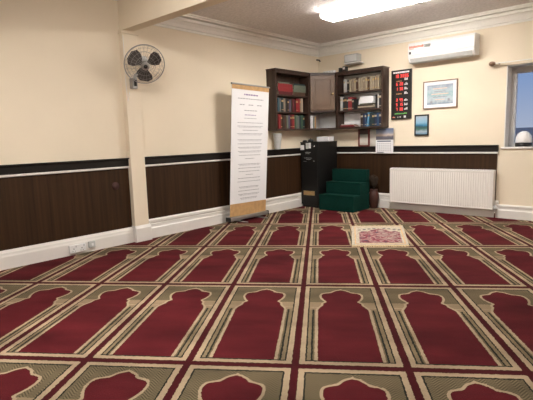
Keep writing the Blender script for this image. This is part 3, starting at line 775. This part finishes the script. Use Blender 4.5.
# big volumes lying flat on the top shelf (spines out)
def flat_left(y, z, length, thick, ck, label):
    b_ = book_mesh(thick, length, .15, 'book_' + ck)
    o = b_.build('book')
    # local z -> world y, local x -> world z (up), local y -> -x
    o.matrix_world = Matrix(((0, -1, 0, XL + .172), (0, 0, 1, y), (1, 0, 0, z + .0005), (0, 0, 0, 1)))
    tag(o, label, 'book', 'books lying flat on the top shelf of the left bookcase')
z = 1.797
flat_left(5.242, z, .335, .046, 'maroon', 'dark red book lying flat, bottom of the left pile on the left bookcase top shelf'); flat_left(5.232, z + .047, .345, .058, 'red', 'thick red book lying flat in the middle of the left pile on the top shelf')
flat_left(5.232, z + .106, .340, .052, 'red', 'bright red book lying flat above the other red one in the left top pile')
flat_left(5.242, z + .159, .26, .022, 'greygreen', 'thin grey-green book crowning the left pile on the top shelf')
flat_left(5.592, z, .30, .050, 'brown', 'brown book lying flat, bottom of the right pile on the top shelf'); flat_left(5.597, z + .051, .31, .052, 'greygreen', 'grey-green book lying flat, second from bottom in the right top pile')
flat_left(5.592, z + .104, .32, .050, 'greygreen', 'grey-green book lying flat near the top of the right top pile')
flat_left(5.602, z + .155, .29, .024, 'darkteal', 'thin dark book crowning the right pile on the top shelf')

def row_right(z, seq, x, words_, group, y=None):
    names = dict(darkteal='dark teal', greygreen='grey-green', darkbrown='dark brown', lightblue='light blue', ivory='beige')
    for i, (ck, t, h, tilt) in enumerate(seq):
        T = Matrix.Translation((x, (y or YB - .182) + random.uniform(0, .010), z + .0005 + t * math.sin(tilt))) @ Matrix.Rotation(tilt, 4, 'Y')
        book(t, h, .145, ck, T, f'{names.get(ck, ck)} upright book, {ORD[i]} from left {words_}', group, random.choice(['brass', None, 'book_cream']))
        x += t + (.010 if z > 1.8 else .0015) + abs(h * math.sin(tilt))
row_right(1.8375, [('white', .024, .205, 0), ('white', .026, .200, 0), ('black', .030, .190, 0)] + [(['ivory', 'beige', 'ivory', 'brown', 'ivory'][k % 5], (.029 + .004 * (k % 3 == 1)), .195 + .012 * (k % 2), 0) for k in range(13)], -4.005,
          'on top shelf of right bookcase', 'books on the top shelf of the right bookcase')
row_right(1.5575, [('white', .045, .215, 0), ('darkteal', .028, .200, 0), ('darkbrown', .040, .205, 0), ('darkteal', .024, .195, 0), ('red', .070, .200, 0), ('black', .035, .170, 0)], -4.065,
          'on middle shelf of right bookcase', 'books on the middle shelf of the right bookcase')
row_right(1.5575, [('black', .032, .205, 0), ('white', .022, .210, 0), ('black', .034, .215, 0)], -3.435,
          'at the right end of the middle shelf, right bookcase', 'books at the right end of the middle shelf of the right bookcase')
def flat_right(x, z, length, thick, ck, label, gr, d=.15, y=None):
    b_ = book_mesh(thick, length, d, 'book_' + ck)
    o = b_.build('book')
    o.matrix_world = Matrix(((0, 0, 1, x), (0, 1, 0, y or YB - .185), (-1, 0, 0, z + thick + .0005), (0, 0, 0, 1))) 
    # local x -> -z (so thickness goes down), local y -> +y, local z -> +x : right-handed
    tag(o, label, 'book', gr)
g = 'books lying flat on the middle shelf of the right bookcase'
flat_right(-3.745, 1.5575, .30, .022, 'darkbrown', 'dark brown book lying flat at the bottom of the middle-shelf pile, right bookcase', g); flat_right(-3.74, 1.580, .28, .020, 'cream', 'cream book lying flat second in the middle-shelf pile, right bookcase', g)
flat_right(-3.75, 1.6005, .27, .024, 'darkbrown', 'dark brown book lying flat third in the middle-shelf pile, right bookcase', g); flat_right(-3.71, 1.625, .20, .016, 'greygreen', 'thin grey-green book on top of the middle-shelf pile, right bookcase', g)
bo = MB().box((-3.690, YB - .20, 1.6420), (-3.470, YB - .06, 1.745), 'label_white', .003); tag(bo.build('paper_box'), 'pale box resting on the flat books on the middle shelf of the right bookcase', 'box')
zb_ = LZ0_ + .026
g = 'books lying flat at the left of the bottom shelf of the right bookcase'
flat_right(-4.060, zb_, .26, .016, 'maroon', 'dark red book lying flat at the bottom shelf left end, right bookcase', g); flat_right(-4.065, zb_ + .0165, .25, .018, 'red', 'red book lying flat just under the white one on the bottom shelf', g); flat_right(-4.05, zb_ + .035, .20, .014, 'white', 'white booklet lying on top of the flat red books on the bottom shelf', g)
row_right(zb_, [('darkbrown', .045, .205, 0), ('navy', .026, .2, 0), ('blue', .030, .205, 0), ('lightblue', .034, .215, .12), ('darkteal', .038, .205, 0), ('darkteal', .040, .195, 0), ('navy', .036, .200, 0), ('blue', .034, .200, 0), ('navy', .040, .205, 0)], -3.700,
          'of upright ones on bottom shelf of right bookcase', 'blue books on the bottom shelf of the right bookcase')

# things on top of the bookcases
wl = thing('wall_light', (-3.86, YB - .1, 2.30), 'small grey box-shaped light unit on the back wall above the right bookcase', 'light')
MB().box((-3.985, YB - .19, 2.292), (-3.745, YB - .06, 2.415), 'grey', .014, seg=3).build('housing', wl)
MB().box((-3.970, YB - .198, 2.304), (-3.760, YB - .190, 2.402), 'lightgrey', .003).build('lens_cover', wl)
b_ = MB(); b_.box((-3.90, YB - .06, 2.30), (-3.83, YB - .001, 2.40), 'white'); b_.box((-4.0, YB - .17, 2.278), (-3.72, YB - .03, 2.292), 'white'); b_.build('bracket', wl)
tz = LZ1_ + .0165
tag(MB().box((-4.085, YB - .20, tz), (-4.035, YB - .14, tz + .062), 'blackplastic', .008).box((-4.075, YB - .205, tz + .02), (-4.045, YB - .20, tz + .045), 'dark').build('power_adapter'), 'small black gadget on top of the right bookcase, the left one of two', 'gadget')
tag(MB().box((-4.015, YB - .20, tz), (-3.945, YB - .13, tz + .078), 'blackplastic', .010).box((-4.0, YB - .206, tz + .03), (-3.965, YB - .20, tz + .06), 'lightgrey').build('power_adapter'), 'small black gadget on top of the right bookcase, right and larger of two', 'gadget')
b_ = MB(); b_.box((-4.36, 6.28, tz), (-4.14, 6.33, tz + .035), 'white', .005)
for k in range(4): b_.box((-4.345 + k * .052, 6.276, tz + .010), (-4.318 + k * .052, 6.28, tz + .028), 'lightgrey')
tag(b_.build('power_strip'), 'white power strip lying on top of the corner cabinet', 'power strip')
tag(MB().tube([(XL - .002, YB - .06, 2.437), (XL + .018, YB - .06, 2.435), (XL + .06, YB - .06, 2.425), (XL + .075, YB - .06, 2.40)], .010, 'blackplastic', 8).build('hook'), 'tiny black hook in the corner just below the cornice', 'hook')

# ------------------------------------------------------------------ on the dado ledge
RT = .9765
cu = MB(); cu.lathe([(0, 0), (.044, 0), (.047, .01), (.066, .22), (.072, .235), (.072, .242), (.066, .242), (.060, .225), (.042, .012), (0, .012)], (XL + .076, 5.295, RT), 'lightgrey', 24)
tag(cu.build('plastic_tub'), 'grey-white tapered plastic tub on the dado rail under the left bookcase', 'tub')
ph = thing('photo_frame', (-3.715, YB - .03, RT), 'narrow dark red framed card standing on the dado rail under the right bookcase', 'picture')
a0, a1, z0, z1, yq = -3.820, -3.612, RT, 1.252, YB - .044
b_ = MB(); b_.box((a0, yq, z0), (a0 + .030, yq + .012, z1), 'dullred').box((a1 - .030, yq, z0), (a1, yq + .012, z1), 'dullred').box((a0 + .03, yq, z1 - .085), (a1 - .03, yq + .012, z1), 'book_darkbrown').box((a0 + .03, yq, z0), (a1 - .03, yq + .012, z0 + .02), 'dullred'); b_.build('frame', ph)
MB().box((a0 + .03, yq + .002, z0 + .02), (a1 - .03, yq + .010, z1 - .085), 'leaflet_print').build('card', ph)
lf = MB().box((-3.604, YB - .040, RT), (-3.500, YB - .036, 1.245), 'leaflet_print').build('leaflet'); tag(lf, 'pale leaflet standing on the dado rail between the red frame and the calendar', 'leaflet')
cal = thing('wall_calendar', (-3.35, YB - .056, .868), 'calendar with a dark landscape photo over a white page hanging over the dado rail', 'calendar')
yq = YB - .056
MB().box((-3.492, yq, 1.075), (-3.200, yq + .003, 1.248), 'calendar_print').build('calendar_picture', cal)
MB().box((-3.498, yq, .868), (-3.202, yq + .003, 1.075), 'paper').build('calendar_page', cal)
b_ = MB()
for r_ in range(5):
    for c_ in range(7): b_.box((-3.475 + c_ * .036, yq - .0008, .905 + r_ * .026), (-3.458 + c_ * .036, yq, .915 + r_ * .026), 'ink')
b_.box((-3.47, yq - .0008, 1.045), (-3.24, yq, 1.060), 'book_blue'); b_.box((-3.48, yq - .0008, .876), (-3.36, yq, .888), 'book_blue'); b_.build('date_grid', cal)

# ------------------------------------------------------------------ curtain rod
cr = thing('curtain_rod', (-1.80, YB - .08, 2.02), 'thin pale curtain rod with a round wooden end knob above the window', 'curtain rod')
MB().tube([(-1.79, YB - .08, 2.018), (-.25, YB - .08, 2.018)], .007, 'cornice').build('rod', cr)
b_ = MB(); b_.lathe([(0, 0), (.012, .004), (.022, .016), (.030, .036), (.030, .056), (.022, .074), (.010, .082), (0, .084)], (0, 0, 0), 'framewood', 20, T=Matrix.Translation((-1.785, YB - .08, 2.018)) @ Matrix.Rotation(-PI / 2, 4, 'Y')); b_.build('finial', cr)
MB().tube([(-1.76, YB - .001, 2.018), (-1.76, YB - .08, 2.018)], .008, 'framewood').build('bracket', cr)

# ------------------------------------------------------------------ outside the window
g_ = tag(MB().box((-14, 9, -.3), (10, 40, -.02), 'stone').build('yard'), 'dark yard seen outside the window', 'ground'); g_['kind'] = 'structure'
dm = thing('domed_ornament', (-1.462, YB + .100, WZ0 + .0125), 'white domed ornament on a dark base standing on the window sill', 'ornament')
MB().lathe([(.090, .050), (.096, .058), (.097, .085), (.090, .125), (.074, .160), (.048, .185), (.018, .198), (0, .200)], (-1.462, YB + .100, WZ0 + .0125), 'white').build('dome', dm)
MB().lathe([(0, 0), (.096, 0), (.098, .020), (.094, .050), (0, .050)], (-1.462, YB + .100, WZ0 + .0125), 'blackplastic').build('base', dm)
hs = thing('outbuilding', (-3, 14, 0), 'dark low roofed building beyond the window', 'building')
MB().box((-7, 13.5, -.02), (1, 16, .95), 'bluegrey').build('walls', hs)
MB().prism([(-7.2, 13.3, .95), (-7.2, 16.2, .95), (-7.2, 14.8, 1.24)], (8.4, 0, 0), 'stone').build('roof', hs)

# ------------------------------------------------------------------ lamps
def lamp(x0, x1, y0, y1, label, em='lamp'):
    t = thing('ceiling_light', ((x0 + x1) / 2, (y0 + y1) / 2, H), label, 'ceiling light', 'fluorescent ceiling lights')
    ym = (y0 + y1) / 2
    MB().box((x0 + .02, ym - .06, H - .030), (x1 - .02, ym + .06, H), 'lampbody', .004).build('housing', t)
    pr = [(y0, H - .030), (y0, H - .058), (y0 + .025, H - .080), (y1 - .025, H - .080), (y1, H - .058), (y1, H - .030)]
    MB().prism([(x0 + .02, y, z) for y, z in pr], (x1 - x0 - .04, 0, 0), em).build('diffuser', t)
    for x in (x0, x1 - .02): MB().box((x, y0 - .003, H - .083), (x + .02, y1 + .003, H - .027), 'lampbody', .003).build('end_cap', t)
lamp(-3.36, -1.76, 4.78, 5.08, 'bright fluorescent ceiling light nearest the bookcases')
lamp(-3.1, -1.5, 1.10, 1.26, 'fluorescent ceiling light on the camera side of the beam, nearer the left wall', 'lamp_bright')
lamp(.9, 2.5, 4.86, 5.00, 'added unseen ceiling light in the far bay, brightening the window reveal')  # added out of view to brighten the window reveal and back wall

# world: dusk sky
W = bpy.data.worlds.new('dusk'); SC.world = W; W.use_nodes = True
nt = W.node_tree; bg = nt.nodes['Background']
tc = nt.nodes.new('ShaderNodeTexCoord'); sp = nt.nodes.new('ShaderNodeSeparateXYZ'); r = nt.nodes.new('ShaderNodeValToRGB')
nt.links.new(tc.outputs['Generated'], sp.inputs[0]); nt.links.new(sp.outputs['Z'], r.inputs['Fac']); nt.links.new(r.outputs['Color'], bg.inputs['Color'])
e = r.color_ramp.elements
e[0].position = 0; e[0].color = (.24, .27, .34, 1); e[1].position = .5; e[1].color = (.07, .12, .24, 1)
q = e.new(.10); q.color = (.14, .20, .33, 1)
bg.inputs['Strength'].default_value = 1.

# ------------------------------------------------------------------ camera (solved from the carpet grid and wall lines)
cam = bpy.data.cameras.new('camera'); co_ = bpy.data.objects.new('camera', cam); COL.objects.link(co_)
Rv = Vector((0.74359955, 0.66799999, -0.02890882)); Uv = Vector((-0.06930041, 0.12000248, 0.99035189)); Fv = Vector((-0.66502418, 0.73442183, -0.13552647))
mw = Matrix.Identity(4)
for i in range(3): mw[i][0] = Rv[i]; mw[i][1] = Uv[i]; mw[i][2] = -Fv[i]
mw[2][3] = 1.15
co_.matrix_world = mw
cam.sensor_width = 36; cam.lens = 451.05 / 533 * 36; cam.clip_start = .02; cam.clip_end = 200
SC.camera = co_
for o in bpy.data.objects:
    if '_org' in o: del o['_org']
vs = SC.view_settings
vs.view_transform = 'Standard'; vs.look = 'None'; vs.gamma = 1; vs.use_curve_mapping = False; vs.exposure = 0.75
